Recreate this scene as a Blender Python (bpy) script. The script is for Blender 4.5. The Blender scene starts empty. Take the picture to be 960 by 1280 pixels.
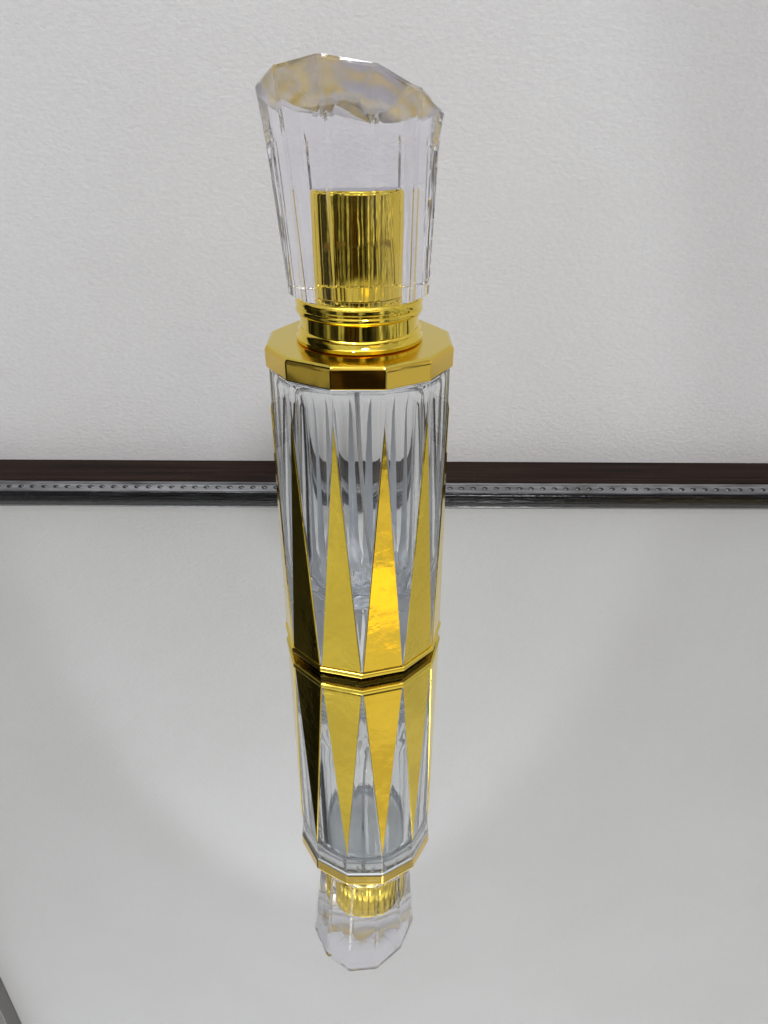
import bpy, bmesh, math, random
from mathutils import Vector, Matrix
random.seed(7)
S = 0.018                      # bottle radius in metres; every length below is in bottle radii
R = math.radians
sc = bpy.context.scene
col = sc.collection

# ------------------------------------------------------------------ helpers
def tag(o, label=None, cat=None, kind=None, group=None):
    if label: o['label'] = label
    if cat: o['category'] = cat
    if kind: o['kind'] = kind
    if group: o['group'] = group
    return o

def empty(name, loc, rz=0):
    o = bpy.data.objects.new(name, None); col.objects.link(o)
    o.location = Vector(loc) * S; o.rotation_euler = (0, 0, rz); o.empty_display_size = S
    return o

def mesh(name, vs, fs, mat, parent=None, smooth=False, bevel=0, segs=2, angle=25, recalc=True):
    me = bpy.data.meshes.new(name)
    me.from_pydata([Vector(v) * S for v in vs], [], fs)
    bm = bmesh.new(); bm.from_mesh(me)
    if recalc: bmesh.ops.recalc_face_normals(bm, faces=bm.faces)
    bm.to_mesh(me); bm.free()
    me.materials.append(mat)
    for p in me.polygons: p.use_smooth = smooth
    o = bpy.data.objects.new(name, me); col.objects.link(o)
    if parent: o.parent = parent
    if bevel:
        b = o.modifiers.new('bevel', 'BEVEL'); b.width = bevel * S; b.segments = segs
        b.limit_method = 'ANGLE'; b.angle_limit = R(angle); b.harden_normals = False
    return o

def box(x0, x1, y0, y1, z0, z1):
    v = [(x, y, z) for z in (z0, z1) for x, y in ((x0, y0), (x1, y0), (x1, y1), (x0, y1))]
    f = [(3, 2, 1, 0), (4, 5, 6, 7), (0, 1, 5, 4), (1, 2, 6, 5), (2, 3, 7, 6), (3, 0, 4, 7)]
    return v, f

def pt(r, deg, z):             # angle 0 looks at the camera (-y), positive to the right (+x)
    a = R(deg); return (r * math.sin(a), -r * math.cos(a), z)

def loft(rings, close_bottom=True, close_top=True):
    n = len(rings[0]); vs = [p for r in rings for p in r]; fs = []
    for i in range(len(rings) - 1):
        for k in range(n):
            a, b = i * n + k, i * n + (k + 1) % n
            fs.append((a, b, b + n, a + n))
    if close_bottom: fs.append(tuple(range(n))[::-1])
    if close_top: fs.append(tuple((len(rings) - 1) * n + k for k in range(n)))
    return vs, fs

def lathe(prof, n=96, rf=None):
    """prof: (r, z) list; first and last r may be 0"""
    vs, fs, idx = [], [], []
    for (r, z) in prof:
        if r < 1e-6:
            idx.append([len(vs)]); vs.append((0, 0, z))
        else:
            row = []
            for k in range(n):
                row.append(len(vs)); d = 360 * k / n
                rr, zz = (r, z) if rf is None else rf(r, z, d)
                vs.append(pt(rr, d, zz))
            idx.append(row)
    for a, b in zip(idx[:-1], idx[1:]):
        for k in range(n):
            k2 = (k + 1) % n
            if len(a) == 1 and len(b) == 1: continue
            if len(a) == 1: fs.append((a[0], b[k2], b[k]))
            elif len(b) == 1: fs.append((a[k], a[k2], b[0]))
            else: fs.append((a[k], a[k2], b[k2], b[k]))
    return vs, fs

# ------------------------------------------------------------------ materials
def mat(name):
    m = bpy.data.materials.new(name); m.use_nodes = True
    nt = m.node_tree; b = nt.nodes['Principled BSDF']
    return m, nt, b

def add_bump(nt, b, scale, strength, dist, detail=2, stretch=None, coord='Object', rot=None):
    tc = nt.nodes.new('ShaderNodeTexCoord'); mp = nt.nodes.new('ShaderNodeMapping')
    n = nt.nodes.new('ShaderNodeTexNoise'); bu = nt.nodes.new('ShaderNodeBump')
    nt.links.new(tc.outputs[coord], mp.inputs['Vector'])
    k = 1 / S
    st = stretch or (1, 1, 1)
    mp.inputs['Scale'].default_value = (k * st[0], k * st[1], k * st[2])
    if rot: mp.inputs['Rotation'].default_value = rot
    nt.links.new(mp.outputs[0], n.inputs['Vector'])
    n.inputs['Scale'].default_value = scale; n.inputs['Detail'].default_value = detail
    nt.links.new(n.outputs['Fac'], bu.inputs['Height'])
    bu.inputs['Strength'].default_value = strength; bu.inputs['Distance'].default_value = dist * S
    nt.links.new(bu.outputs[0], b.inputs['Normal'])
    return n, bu, mp

def gold(name, rough, scale, strength, dist, base=(0.93, 0.70, 0.10), detail=2):
    m, nt, b = mat(name)
    b.inputs['Base Color'].default_value = (*base, 1); b.inputs['Metallic'].default_value = 1
    b.inputs['Roughness'].default_value = rough
    if strength: add_bump(nt, b, scale, strength, dist, detail)
    return m
M_gold = gold('polished_gold', 0.06, 3.0, 0.25, 0.010)
M_goldtri = gold('hot_stamped_gold', 0.07, 2.6, 0.45, 0.014, detail=4, base=(0.94, 0.69, 0.09))
nt = M_goldtri.node_tree; tcg = nt.nodes.new('ShaderNodeTexCoord'); ng = nt.nodes.new('ShaderNodeTexNoise'); mg = nt.nodes.new('ShaderNodeMapRange')
ng.inputs['Scale'].default_value = 7 / S; ng.inputs['Detail'].default_value = 6; ng.inputs['Roughness'].default_value = .7
nt.links.new(tcg.outputs['Object'], ng.inputs['Vector']); nt.links.new(ng.outputs['Fac'], mg.inputs['Value'])
mg.inputs['From Min'].default_value = .4; mg.inputs['From Max'].default_value = .7; mg.inputs['To Min'].default_value = .04; mg.inputs['To Max'].default_value = .17
nt.links.new(mg.outputs['Result'], nt.nodes['Principled BSDF'].inputs['Roughness'])
M_goldtop = gold('satin_gold', 0.17, 9.0, 0.25, 0.008, base=(0.80, 0.62, 0.10))
M_goldside = gold('wavy_gold', 0.05, 2.2, 0.5, 0.012, base=(0.90, 0.62, 0.10), detail=1)
M_golddark = gold('foot_gold', 0.12, 14, 0.5, 0.01, base=(0.35, 0.22, 0.05))

m, nt, b = mat('foil_back'); M_back = m
b.inputs['Base Color'].default_value = (0.93, 0.95, 0.985, 1); b.inputs['Metallic'].default_value = 1; b.inputs['Roughness'].default_value = .3

def glassmat(name, colr, ior, bump=None):
    m, nt, b = mat(name)
    b.inputs['Base Color'].default_value = (*colr, 1)
    b.inputs['Transmission Weight'].default_value = 1
    b.inputs['Roughness'].default_value = 0.0; b.inputs['IOR'].default_value = ior
    if bump: add_bump(nt, b, *bump)
    return m
M_glass = glassmat('bottle_glass', (0.97, 0.98, 0.988), 1.5, (3.0, 0.12, 0.01))
M_inner = glassmat('bottle_glass_inner', (0.985, 0.99, 0.995), 1.5, (2.6, 0.5, 0.035, 2))
M_ripple = glassmat('rippled_glass_inner', (0.975, 0.985, 0.99), 1.5, (6.0, 1.0, 0.08, 2))
M_acryl = glassmat('clear_acrylic', (0.95, 0.943, 1.0), 1.49, (1.2, 0.3, 0.012))
M_crown = glassmat('polished_crown', (0.945, 0.938, 1.0), 1.49, (4, 0.4, 0.015)); M_crown.node_tree.nodes['Principled BSDF'].inputs['Roughness'].default_value = .04
M_table_facet = glassmat('crown_table', (0.945, 0.938, 1.0), 1.49); M_table_facet.node_tree.nodes['Principled BSDF'].inputs['Roughness'].default_value = .25
M_slab = glassmat('mirror_glass', (0.985, 0.995, 0.99), 1.5)
m, nt, b = mat('silver'); M_silver = m
b.inputs['Base Color'].default_value = (0.88, 0.885, 0.88, 1); b.inputs['Metallic'].default_value = 1; b.inputs['Roughness'].default_value = 0

m, nt, b = mat('dip_plastic'); M_dip = m
b.inputs['Base Color'].default_value = (0.95, 0.95, 0.96, 1); b.inputs['Transmission Weight'].default_value = 0.35
b.inputs['Roughness'].default_value = 0.15

# wall paint: rolled, slightly diagonal grain, faint blotches of tone
m, nt, b = mat('wall_paint'); M_wall = m
n, bu, mp = add_bump(nt, b, 11.5, 0.55, 0.013, 5, (1.0, 1.0, 1.7), 'Object', (0, R(38), 0))
n.inputs['Roughness'].default_value = 0.62
tc = nt.nodes.new('ShaderNodeTexCoord'); n2 = nt.nodes.new('ShaderNodeTexNoise'); n2.inputs['Scale'].default_value = 0.25 / S
n2.inputs['Detail'].default_value = 3
nt.links.new(tc.outputs['Object'], n2.inputs['Vector'])
rp = nt.nodes.new('ShaderNodeValToRGB')
rp.color_ramp.elements[0].position = .35; rp.color_ramp.elements[0].color = (0.78, 0.776, 0.793, 1)
rp.color_ramp.elements[1].position = .65; rp.color_ramp.elements[1].color = (0.808, 0.81, 0.828, 1)
nt.links.new(n2.outputs['Fac'], rp.inputs[0]); gr = nt.nodes.new('ShaderNodeMapRange'); gr.inputs['From Min'].default_value = .3; gr.inputs['From Max'].default_value = .7
gr.inputs['To Min'].default_value = .955; gr.inputs['To Max'].default_value = 1.02
nt.links.new(n.outputs['Fac'], gr.inputs['Value'])
vm = nt.nodes.new('ShaderNodeVectorMath'); vm.operation = 'SCALE'
nt.links.new(rp.outputs[0], vm.inputs[0]); nt.links.new(gr.outputs['Result'], vm.inputs['Scale'])
nt.links.new(vm.outputs[0], b.inputs['Base Color'])
b.inputs['Roughness'].default_value = 0.65; b.inputs['Specular IOR Level'].default_value = 0.3

def wood(name, c0, c1, rough, sx=0.15, spec=.5, strength=.3):
    m, nt, b = mat(name)
    n, bu, mp = add_bump(nt, b, 6.0, strength, 0.01, 5, (sx, 3, 3))
    rp = nt.nodes.new('ShaderNodeValToRGB')
    rp.color_ramp.elements[0].position = .3; rp.color_ramp.elements[0].color = (*c0, 1)
    rp.color_ramp.elements[1].position = .7; rp.color_ramp.elements[1].color = (*c1, 1)
    nt.links.new(n.outputs['Fac'], rp.inputs[0]); nt.links.new(rp.outputs[0], b.inputs['Base Color'])
    b.inputs['Roughness'].default_value = rough; b.inputs['Specular IOR Level'].default_value = spec
    return m
M_brown = wood('dark_brown_lacquer', (0.004, 0.0022, 0.0016), (0.026, 0.013, 0.009), 0.55, sx=.06, spec=.1)
M_grey = wood('grey_moulding', (0.04, 0.04, 0.042), (0.17, 0.17, 0.18), 0.3, sx=.3)
M_black = wood('black_lacquer', (0.003, 0.003, 0.004), (0.012, 0.012, 0.015), 0.10, sx=.5, spec=.3, strength=1.0)
M_dot = wood('black_bead', (0.006, 0.006, 0.007), (0.012, 0.012, 0.014), 0.25)
M_table = wood('table_top', (0.10, 0.07, 0.05), (0.16, 0.11, 0.08), 0.5)
m, nt, b = mat('grey_aluminium'); M_alu = m
b.inputs['Base Color'].default_value = (0.20, 0.195, 0.195, 1); b.inputs['Roughness'].default_value = .5; b.inputs['Metallic'].default_value = .2
m, nt, b = mat('dark_blue_panel'); M_blue = m
b.inputs['Base Color'].default_value = (0.003, 0.004, 0.010, 1); b.inputs['Roughness'].default_value = .6; b.inputs['Specular IOR Level'].default_value = .15

# ------------------------------------------------------------------ setting
WY = 4.42                      # wall plane
v, f = box(-75, 60, WY, WY + 2, -3, 42)
tag(mesh('wall', v, f, M_wall), kind='structure')
v, f = box(-75, 60, -42, WY - .01, -1.4, -0.42)
tag(mesh('table', v, f, M_table), kind='structure')

# ------------------------------------------------------------------ mirror in its moulded frame
mir = tag(empty('framed_mirror', (0, 0, -0.42)), 'flat mirror lying under the bottle, edged by a dark beaded moulding against the wall', 'mirror')
def up(vs, dz=0.42): return [(x, y, z + dz) for x, y, z in vs]
FX, FB, FF = 34.0, 3.537, -40.0   # inner edges of the frame
v, f = box(-FX - .1, FX + .1, FF - .1, FB + .1, -0.142, 0.0); mesh('glass', up(v), f, M_slab, mir)
v, f = box(-FX - .1, FX + .1, FF - .1, FB + .1, -0.30, -0.131); mesh('silvering', up(v), f, M_silver, mir)
def moulding(prof):
    """sweep a profile (out, z) round the four inner edges, mitred"""
    rings = []
    for sx, sy in ((-1, -1), (1, -1), (1, 1), (-1, 1)):
        rings.append([(sx * (FX + o), (FB + o) if sy > 0 else (FF - o), z + .42) for o, z in prof])
    n = len(prof); vs = [p for r in rings for p in r]; fs = []
    for i in range(4):
        for k in range(n):
            a, b = i * n + k, i * n + (k + 1) % n
            c, d = ((i + 1) % 4) * n + (k + 1) % n, ((i + 1) % 4) * n + k
            fs.append((a, b, c, d))
    return vs, fs
v, f = moulding([(0.0, 0.003), (0.0, .045), (.006, .052), (.004, .062), (.008, .080), (.018, .088), (.03, .086), (.03, -.2), (.01, -.2), (.01, .003)])
mesh('inner_lip', v, f, M_black, mir)
v, f = moulding([(.031, .080), (.040, .098), (.055, .108), (.065, .108), (.150, .160), (.158, .176), (.172, .196), (.19, .198), (.19, -.22), (.031, -.22)])
mesh('beaded_band', v, f, M_grey, mir)
v, f = moulding([(.191, .186), (.20, .214), (.25, .238), (.42, .258), (.62, .270), (.80, .284), (.84, .290), (.865, .278), (.865, -.42), (.191, -.42)])
mesh('outer_rail', v, f, M_brown, mir)
# the beads of the band: low dark ovals, one row on every side
vs, fs = [], []
def bead(cx, cy, along, face=1):
    o = len(vs); n = 10; sl = (.160 - .108) / .085
    for rr, zz in ((1, 0), (.75, .7), (.3, 1)):
        for k in range(n):
            a = 2 * math.pi * k / n; u, w = 0.056 * rr * math.cos(a) , .030 * rr * math.sin(a)
            dx, dy = (u, w) if along else (w, u)
            q = w if face > 0 else -w
            vs.append((cx + dx, cy + dy, .42 + .134 + q * sl + .014 * zz - .003))
    for i in range(2):
        for k in range(n):
            a, b = o + i * n + k, o + i * n + (k + 1) % n
            fs.append((a, b, b + n, a + n))
    fs.append(tuple(o + 2 * n + k for k in range(n)))
x = -FX
while x < FX:
    bead(x, FB + .108, True); bead(x, FF - .108, True, -1); x += .2
y = FF
while y < FB:
    bead(-FX - .108, y, False, -1); bead(FX + .108, y, False); y += .2
mesh('bead_row', vs, fs, M_dot, mir, smooth=True)

# ------------------------------------------------------------------ upright seen only in the mirror's lower left corner
ux = -10.93
upr = tag(empty('metal_upright', (ux - .5, WY - .4, -0.42)), 'grey metal upright with dark blue panel, glimpsed in the mirror at lower left', 'upright')
v, f = box(0.03, 0.5, -.1, .39, .725, 40); mesh('post', v, f, M_alu, upr, bevel=.02)
v, f = box(-60, 0.0, 0.02, .39, .725, 42); mesh('panel', v, f, M_blue, upr, bevel=.02)

# ------------------------------------------------------------------ perfume bottle
bot = tag(empty('perfume_bottle', (0, 0, 0), R(0.9)), 'faceted glass bottle with gold triangles and clear cut cap, standing on the mirror', 'perfume bottle')
H, T = 3.85, 0.25
def gon(r, off, z, n=12): return [pt(r, off + 360 / n * k, z) for k in range(n)]

# foot, bottom rim
v, f = loft([gon(.90, 0, .002), gon(.96, 0, .012), gon(.965, 0, .04)]); mesh('foot', v, f, M_golddark, bot)
v, f = loft([gon(.985, 0, .03), gon(1.012, 0, .042), gon(1.012, 0, .082), gon(.997, 0, .0935), gon(.974, 0, .0945)]); br = mesh('bottom_rim', v, f, M_gold, bot, bevel=.006)
br.data.materials.append(M_back)
for p in br.data.polygons:
    if p.normal.z > .98 and len(p.vertices) == 12: p.material_index = 1

# glass body: antiprism of twelve upright and twelve hanging triangles, then a short prism; a rounded chamber inside
ZB, ZT, ZC = .096, 3.30, H - T - .003
RB, RT = .985, .972
bmt = gon(RB, 0, ZB); tpt = gon(RT, 15, ZT); cpt = gon(RT, 15, ZC)
vs = bmt + tpt + cpt; fs = [tuple(range(12))[::-1], tuple(range(24, 36))]
for k in range(12):
    k2 = (k + 1) % 12
    fs.append((k, k2, 12 + k)); fs.append((12 + k, k2, 12 + k2)); fs.append((12 + k, 12 + k2, 24 + k2, 24 + k))
body = mesh('glass_body', vs, fs, M_glass, bot, bevel=.012, segs=2, angle=8)
def wob(r, z, d):
    low = max(0, min(1, (1.7 - z) / .8))
    a = .006 * math.sin(R(d) * 5 + z * 1.3) + low * (.014 * math.sin(R(d) * 3 + 1 + z * 17) + .008 * math.sin(R(d) * 11 + z * 29))
    return r * (1 + a), z + low * (.03 * math.sin(R(d) * 4 + r * 13) + .02 * math.sin(R(d) * 7 - r * 31)) * min(1, r * 3)
prof = [(0, .72)] + [(.70 * math.sin(R(t)), .72 + .55 * (1 - math.cos(R(t)))) for t in range(5, 91, 5)] + [(.70, z / 10) for z in range(13, 35)] + [(.68, 3.47), (.62, 3.54), (.5, 3.56), (0, 3.56)]
v, f = lathe(prof, 96, wob)
me_o = mesh('chamber', v, f, M_inner, None, smooth=True)
# join the chamber into the body mesh as its (inward facing) inner surface
bm = bmesh.new(); dg = bpy.context.evaluated_depsgraph_get()
ev = body.evaluated_get(dg); tmp = bpy.data.meshes.new_from_object(ev)
bm.from_mesh(tmp)
bm2 = bmesh.new(); bm2.from_mesh(me_o.data); bmesh.ops.reverse_faces(bm2, faces=bm2.faces)
for fa in bm2.faces: fa.material_index = 2 if not 1.75 * S < fa.calc_center_median().z < 3.42 * S else 1; fa.smooth = True
tm2 = bpy.data.meshes.new('t'); bm2.to_mesh(tm2); bm2.free()
bm.from_mesh(tm2)
body.modifiers.clear(); bm.to_mesh(body.data); bm.free()
body.data.materials.clear(); body.data.materials.append(M_glass); body.data.materials.append(M_inner); body.data.materials.append(M_ripple)
bpy.data.objects.remove(me_o)

# gold triangles, thin raised foil plates on the upright faces
for k in range(12):
    A, B, C = Vector(bmt[k]), Vector(bmt[(k + 1) % 12]), Vector(tpt[k])
    C = (A + B) / 2 + (C - (A + B) / 2) * .985
    nn = (B - A).cross(C - A).normalized()
    if nn.dot(A) < 0: nn = -nn
    mid = (A + B) / 2
    A = mid + (A - mid) * .965 + Vector((0, 0, .0)); B = mid + (B - mid) * .965
    t0, t1 = nn * -.004, nn * .012
    ins = lambda p: p + (mid + (C - mid) * .3 - p).normalized() * .030
    vs = [A + t0, B + t0, C + t0, ins(A) + t1, ins(B) + t1, C - (C - mid).normalized() * .10 + t1]
    fs = [(2, 1, 0), (3, 4, 5), (0, 1, 4, 3), (1, 2, 5, 4), (2, 0, 3, 5)]
    g = mesh('gold_triangle', vs, fs, M_goldtri, bot)
    g.data.materials.append(M_back)
    for p in g.data.polygons:
        if p.normal.dot(nn) < -.5: p.material_index = 1

# collar
cv, cf = loft([gon(.97, 15, H - T), gon(1.0, 15, H - T + .02), gon(1.003, 15, H - .045), gon(.985, 15, H - .012), gon(.955, 15, H)])
cl = mesh('collar', cv, cf, M_goldtop, bot, bevel=.014, segs=2)
cl.data.materials.append(M_goldside)
for p in cl.data.polygons:
    if abs(p.normal.z) < .6: p.material_index = 1
cl.data.materials.append(M_back)
for p in cl.data.polygons:
    if p.normal.z < -.6: p.material_index = 2

# neck rings
P = [(0, H + .001), (.63, H + .001), (.655, H + .015), (.66, H + .05), (.635, H + .075), (.625, H + .10), (.64, H + .115), (.628, H + .13), (.612, H + .14),
     (.612, H + .28), (.625, H + .29), (.645, H + .30), (.652, H + .325), (.645, H + .35), (.63, H + .36), (.63, H + .375), (.648, H + .385), (.652, H + .41), (.645, H + .44), (.60, H + .465), (0, H + .465)]
v, f = lathe(P, 128); o = mesh('neck_ring', v, f, M_gold, bot, smooth=True)

# pump stem and dip tube inside the chamber
n = 16; rings = []
for i in range(25):
    t = i / 24; z = 3.555 - 2.55 * t; cx = -.04 + .26 * t * t; cy = -.05 * t
    rings.append([(cx + .036 * math.cos(2 * math.pi * k / n), cy + .036 * math.sin(2 * math.pi * k / n), z) for k in range(n)])
v, f = loft(rings); mesh('dip_tube', v, f, M_dip, bot, smooth=True)

# cap: cut acrylic with grooved corners, flaring to a tilted crown
ZP = 4.33
rimz = {-75: 6.15, -45: 6.28, -15: 6.35, 15: 6.29, 45: 6.12, 75: 5.95, 105: 5.95, 135: 6.0, 165: 6.1, -165: 6.15, -135: 6.15, -105: 6.1}
girz = {-75: 5.76, -45: 5.84, -15: 5.94, 15: 5.94, 45: 5.82, 75: 5.72, 105: 5.72, 135: 5.75, 165: 5.8, -165: 5.8, -135: 5.78, -105: 5.75}
angs = [15 + 30 * k for k in range(12)]
norm = lambda a: (a + 180) % 360 - 180
def cornered(r, zf, g, w):     # three points a corner: shoulder, groove, shoulder
    out = []
    for a in angs:
        z = zf(a); out += [pt(r, a - w, z), pt(r * (1 - g), a, z), pt(r, a + w, z)]
    return out
G = .018
rings = [cornered(.695, lambda a: ZP, G, 2.4), cornered(.715, lambda a: ZP + .012, G, 2.4),
         cornered(.800, lambda a: girz[norm(a)] - .10, G, 2.4), cornered(.816, lambda a: girz[norm(a)], .0, 2.0),
         cornered(.852, lambda a: rimz[norm(a)] - .03, .0, 1.5), cornered(.835, lambda a: rimz[norm(a)], .0, 1.5)]
for rr, k, dz, w in ((.72, .8, .01, 4), (.62, .7, -.06, 5), (.50, .6, -.13, 5), (.36, .5, -.18, 5), (.18, .4, -.21, 5)):
    rings.append([pt(rr, a + q, k * rimz[norm(a)] + (1 - k) * 6.18 + dz) for i, a in enumerate(angs) for q in (-w, 0, w)])
rings = [[(x - .055 * max(0, (z - 4.4) / 1.75), y, z) for x, y, z in rg] for rg in rings]     # the cap leans a little to the left
cap = None
v, f = loft(rings)
cap = mesh('cap', v, f, M_acryl, bot, bevel=0)
cap.data.materials.append(M_crown); cap.data.materials.append(M_table_facet)
for p in cap.data.polygons:
    zs = [cap.data.vertices[i].co.z / S for i in p.vertices]; rs = [cap.data.vertices[i].co.xy.length / S for i in p.vertices]
    if min(rs) < .74 and min(zs) > 5.8: p.material_index = 2; p.use_smooth = True
    elif min(zs) > 5.70: p.material_index = 1
v, f = lathe([(0, ZP + .004), (.32, ZP + .004), (.322, ZP + .01), (.322, 5.28), (.315, 5.305), (.30, 5.32), (0, 5.32)], 96)
slv = mesh('sleeve', v, f, gold('smooth_gold', 0.07, 1, 0, 0),  cap, smooth=True)
m, nt, b = mat('socket_end'); slv.data.materials.append(m)
b.inputs['Base Color'].default_value = (.50, .49, .53, 1); b.inputs['Roughness'].default_value = .45
for p in slv.data.polygons:
    if p.normal.z > .9: p.material_index = 1
nr = bpy.data.objects['neck_ring']; nr.data.materials.append(m)
for p in nr.data.polygons:
    if p.normal.z > .98 and p.center.z > (H + .45) * S: p.material_index = 1
v, f = lathe([(0, ZP + .003), (.62, ZP + .003), (.63, ZP - .012), (.60, ZP - .013), (0, ZP - .013)], 96)

for o in (slv, bpy.data.objects['neck_ring']):
    e = o.modifiers.new('split', 'EDGE_SPLIT'); e.split_angle = R(50)

# ------------------------------------------------------------------ surroundings light (the room as seen in the reflections)
w = bpy.data.worlds.new('World'); sc.world = w; w.use_nodes = True
nt = w.node_tree; nt.nodes.clear()
N = nt.nodes.new; L = nt.links.new
tc = N('ShaderNodeTexCoord'); sep = N('ShaderNodeSeparateXYZ'); L(tc.outputs['Generated'], sep.inputs[0])
def mth(op, a, b=None, c=None, clamp=False):
    n = N('ShaderNodeMath'); n.operation = op; n.use_clamp = clamp
    for i, q in enumerate((a, b, c)):
        if q is None: continue
        if isinstance(q, (int, float)): n.inputs[i].default_value = q
        else: L(q, n.inputs[i])
    return n.outputs[0]
ny = mth('MULTIPLY', sep.outputs['Y'], -1.0)
az = mth('ARCTAN2', sep.outputs['X'], ny)                       # 0 towards the camera, + to the right
azn = mth('ADD', mth('DIVIDE', az, 2 * math.pi), .5)
el = mth('DEGREES', mth('ARCSINE', sep.outputs['Z'])) if False else mth('MULTIPLY', mth('ARCSINE', sep.outputs['Z']), 180 / math.pi)
nz = N('ShaderNodeTexNoise'); nz.inputs['Scale'].default_value = 3.2; nz.inputs['Detail'].default_value = 3
L(tc.outputs['Generated'], nz.inputs['Vector'])
jit = mth('MULTIPLY', mth('SUBTRACT', nz.outputs['Fac'], .5), .05)
azj = mth('ADD', azn, jit); elj = mth('ADD', el, mth('MULTIPLY', jit, 80))
def ramp(fac, stops):
    r = N('ShaderNodeValToRGB'); L(fac, r.inputs[0]); e = r.color_ramp.elements
    stops = sorted(stops)
    for i, (d, c) in enumerate(stops):
        p = (d + 180) / 360
        q = e[i] if i < 2 else e.new(p)
        q.position = p
    for i, (d, c) in enumerate(stops):
        q = sorted(e, key=lambda k: k.position)[i]
        q.color = (*(c if isinstance(c, tuple) else (c, c, c)), 1)
    return r.outputs[0]
LOW = [(-125, .35), (-105, .30), (-95, .04), (-72, .03), (-68, .28), (-58, .30), (-55, .05), (-40, .03), (-38, .45), (-29, .45), (-27, (.05, .03, .015)), (3.5, (.05, .03, .015)), (4.5, .9), (8, .9), (9, .02),
       (24, .02), (27, .12), (37, .15), (39, .8), (45, .8), (48, .2), (54, .2), (60, .5), (100, .7)]
HIGH = [(-125, .5), (-112, .4), (-106, .01), (-72, .01), (-62, .35), (-50, .62), (-10, .66), (5, .5), (18, .5), (24, (.78, .70, .5)), (42, (.78, .70, .5)), (50, .5), (80, .45), (95, .6)]
low = ramp(azj, LOW); high = ramp(azj, HIGH)
def sstep(v, a, b):
    n = N('ShaderNodeMapRange'); n.interpolation_type = 'SMOOTHSTEP'; L(v, n.inputs['Value'])
    n.inputs['From Min'].default_value = a; n.inputs['From Max'].default_value = b
    return n.outputs['Result']
def mix(f, a, b):
    n = N('ShaderNodeMix'); n.data_type = 'RGBA'; L(f, n.inputs['Factor'])
    for s, q in ((6, a), (7, b)):
        if isinstance(q, tuple): n.inputs[s].default_value = (*q, 1)
        else: L(q, n.inputs[s])
    return n.outputs[2]
pz = N('ShaderNodeTexNoise'); pz.inputs['Scale'].default_value = 14; pz.inputs['Detail'].default_value = 4
L(tc.outputs['Generated'], pz.inputs['Vector'])
pj = mth('MULTIPLY', mth('SUBTRACT', pz.outputs['Fac'], .5), 9)
elp = mth('ADD', el, pj); azd = mth('ADD', mth('MULTIPLY', az, 180 / math.pi), pj)
blot = N('ShaderNodeTexNoise'); blot.inputs['Scale'].default_value = 9; blot.inputs['Detail'].default_value = 2; blot.inputs['Distortion'].default_value = 1.5
L(tc.outputs['Generated'], blot.inputs['Vector'])
def scaled(cc, k):
    n = N('ShaderNodeVectorMath'); n.operation = 'SCALE'; L(cc, n.inputs[0]); L(k, n.inputs['Scale']); return n.outputs[0]
low = scaled(low, mth('ADD', .35, mth('MULTIPLY', sstep(blot.outputs['Fac'], .44, .54), .85)))
high = scaled(high, mth('ADD', .88, mth('MULTIPLY', sstep(pz.outputs['Fac'], .4, .65), .25)))
c = mix(sstep(mth('ADD', elj, mth('MULTIPLY', pj, .6)), 24, 28), low, high)
c = mix(sstep(elj, 57, 62), c, (1.55, 1.57, 1.62))
warm_patch = mth('MULTIPLY', mth('MULTIPLY', sstep(elp, 33.5, 35.5), mth('SUBTRACT', 1.0, sstep(elp, 38.5, 40))), mth('MULTIPLY', sstep(azd, 22, 25), mth('SUBTRACT', 1.0, sstep(azd, 42, 46))))  # warm glow added to the surroundings for amber reflections in the gold
c = mix(warm_patch, c, (1.8, 1.35, .4))
c = mix(sstep(el, -60, -30), (.10, .09, .085), c)
bg = N('ShaderNodeBackground'); L(c, bg.inputs['Color']); bg.inputs['Strength'].default_value = 0.95
out = N('ShaderNodeOutputWorld'); L(bg.outputs[0], out.inputs['Surface'])

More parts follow.
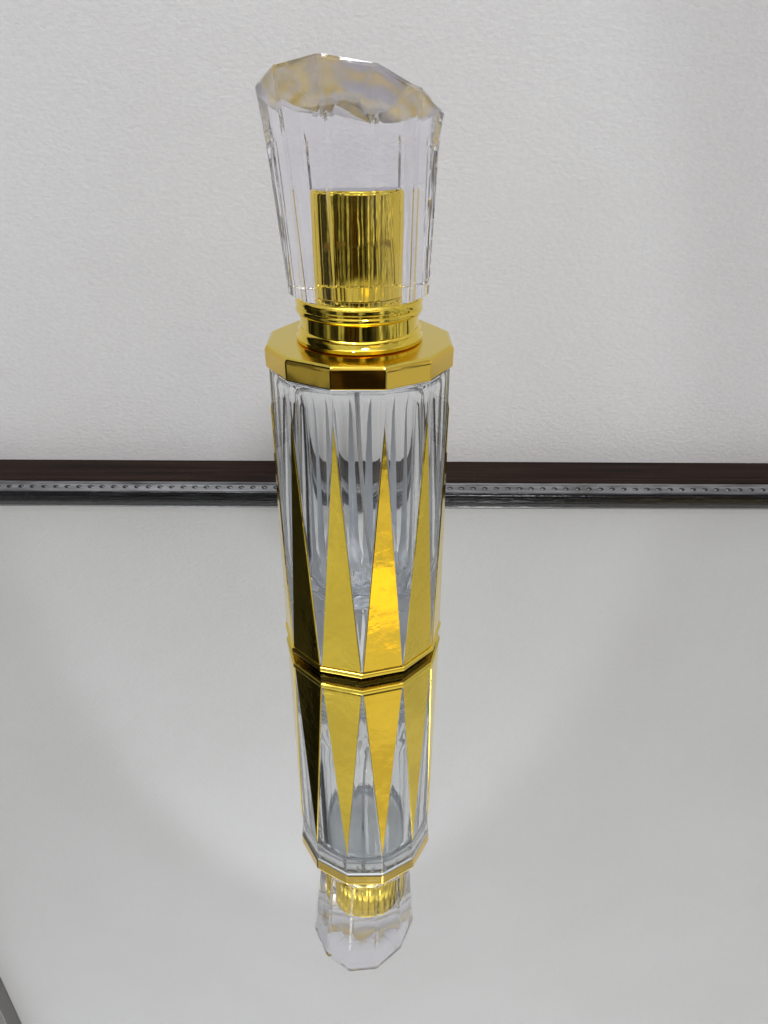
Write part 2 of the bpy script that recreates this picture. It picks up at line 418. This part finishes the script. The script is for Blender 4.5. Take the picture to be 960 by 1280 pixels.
# ------------------------------------------------------------------ lamps: ceiling fittings in front of and above the mirror, plus an added spot
def lamp(azd, eld, dist, sx, sy, power, colr, tgt=(0, 2, 3)):
    d = Vector((math.sin(R(azd)) * math.cos(R(eld)), -math.cos(R(azd)) * math.cos(R(eld)), math.sin(R(eld))))
    l = bpy.data.lights.new('ceiling_lamp', 'AREA'); l.shape = 'RECTANGLE'; l.size = sx * S; l.size_y = sy * S
    l.energy = power; l.color = colr
    o = bpy.data.objects.new('ceiling_lamp', l); col.objects.link(o)
    o.location = (Vector(tgt) + d * dist) * S
    o.rotation_euler = (-d).to_track_quat('-Z', 'Y').to_euler()
    return o
lamp(15, 53.5, 110, 15, 18, 15.0, (1, .98, .985))
lamp(-60, 72, 110, 28, 14, 6.5, (.93, .96, 1))
sp = bpy.data.lights.new('bounce_spot', 'SPOT'); sp.energy = 1.7; sp.spot_size = R(24); sp.spot_blend = .25; sp.shadow_soft_size = .6 * S; sp.color = (.97, 1, 1)  # added spot, stands in for the light the mirror throws on the wall
so = bpy.data.objects.new('bounce_spot', sp); col.objects.link(so)
p0 = Vector((-3.2, -9, 30)); p1 = Vector((-.8, WY, 2.2))
so.location = p0 * S; so.rotation_euler = (p1 - p0).to_track_quat('-Z', 'Y').to_euler()

# ------------------------------------------------------------------ camera (matched to the photograph)
fpx, th, D, h, cxx, roll = 924.1, 0.51948, 7.6331, 6.1066, 0.264, -0.0049
cam = bpy.data.cameras.new('camera'); co = bpy.data.objects.new('camera', cam); col.objects.link(co); sc.camera = co
cam.sensor_fit = 'VERTICAL'; cam.sensor_height = 36; cam.lens = 36 * fpx / 1280
cam.clip_start = .001; cam.clip_end = 100
co.location = (cxx * S, -D * S, h * S)
co.matrix_world = Matrix.Translation(co.location) @ Matrix.Rotation(math.pi / 2 - th, 4, 'X') @ Matrix.Rotation(-roll, 4, 'Z')

# ------------------------------------------------------------------ render settings
sc.view_settings.view_transform = 'Standard'; sc.view_settings.look = 'None'
sc.view_settings.exposure = 0; sc.view_settings.gamma = 1
c = sc.cycles
c.max_bounces = 32; c.transmission_bounces = 28; c.glossy_bounces = 16; c.diffuse_bounces = 4; c.transparent_max_bounces = 16
c.caustics_reflective = True; c.caustics_refractive = True; c.blur_glossy = 0.3
c.sample_clamp_indirect = 3; c.use_denoising = True; c.use_adaptive_sampling = True; c.adaptive_threshold = 0.01
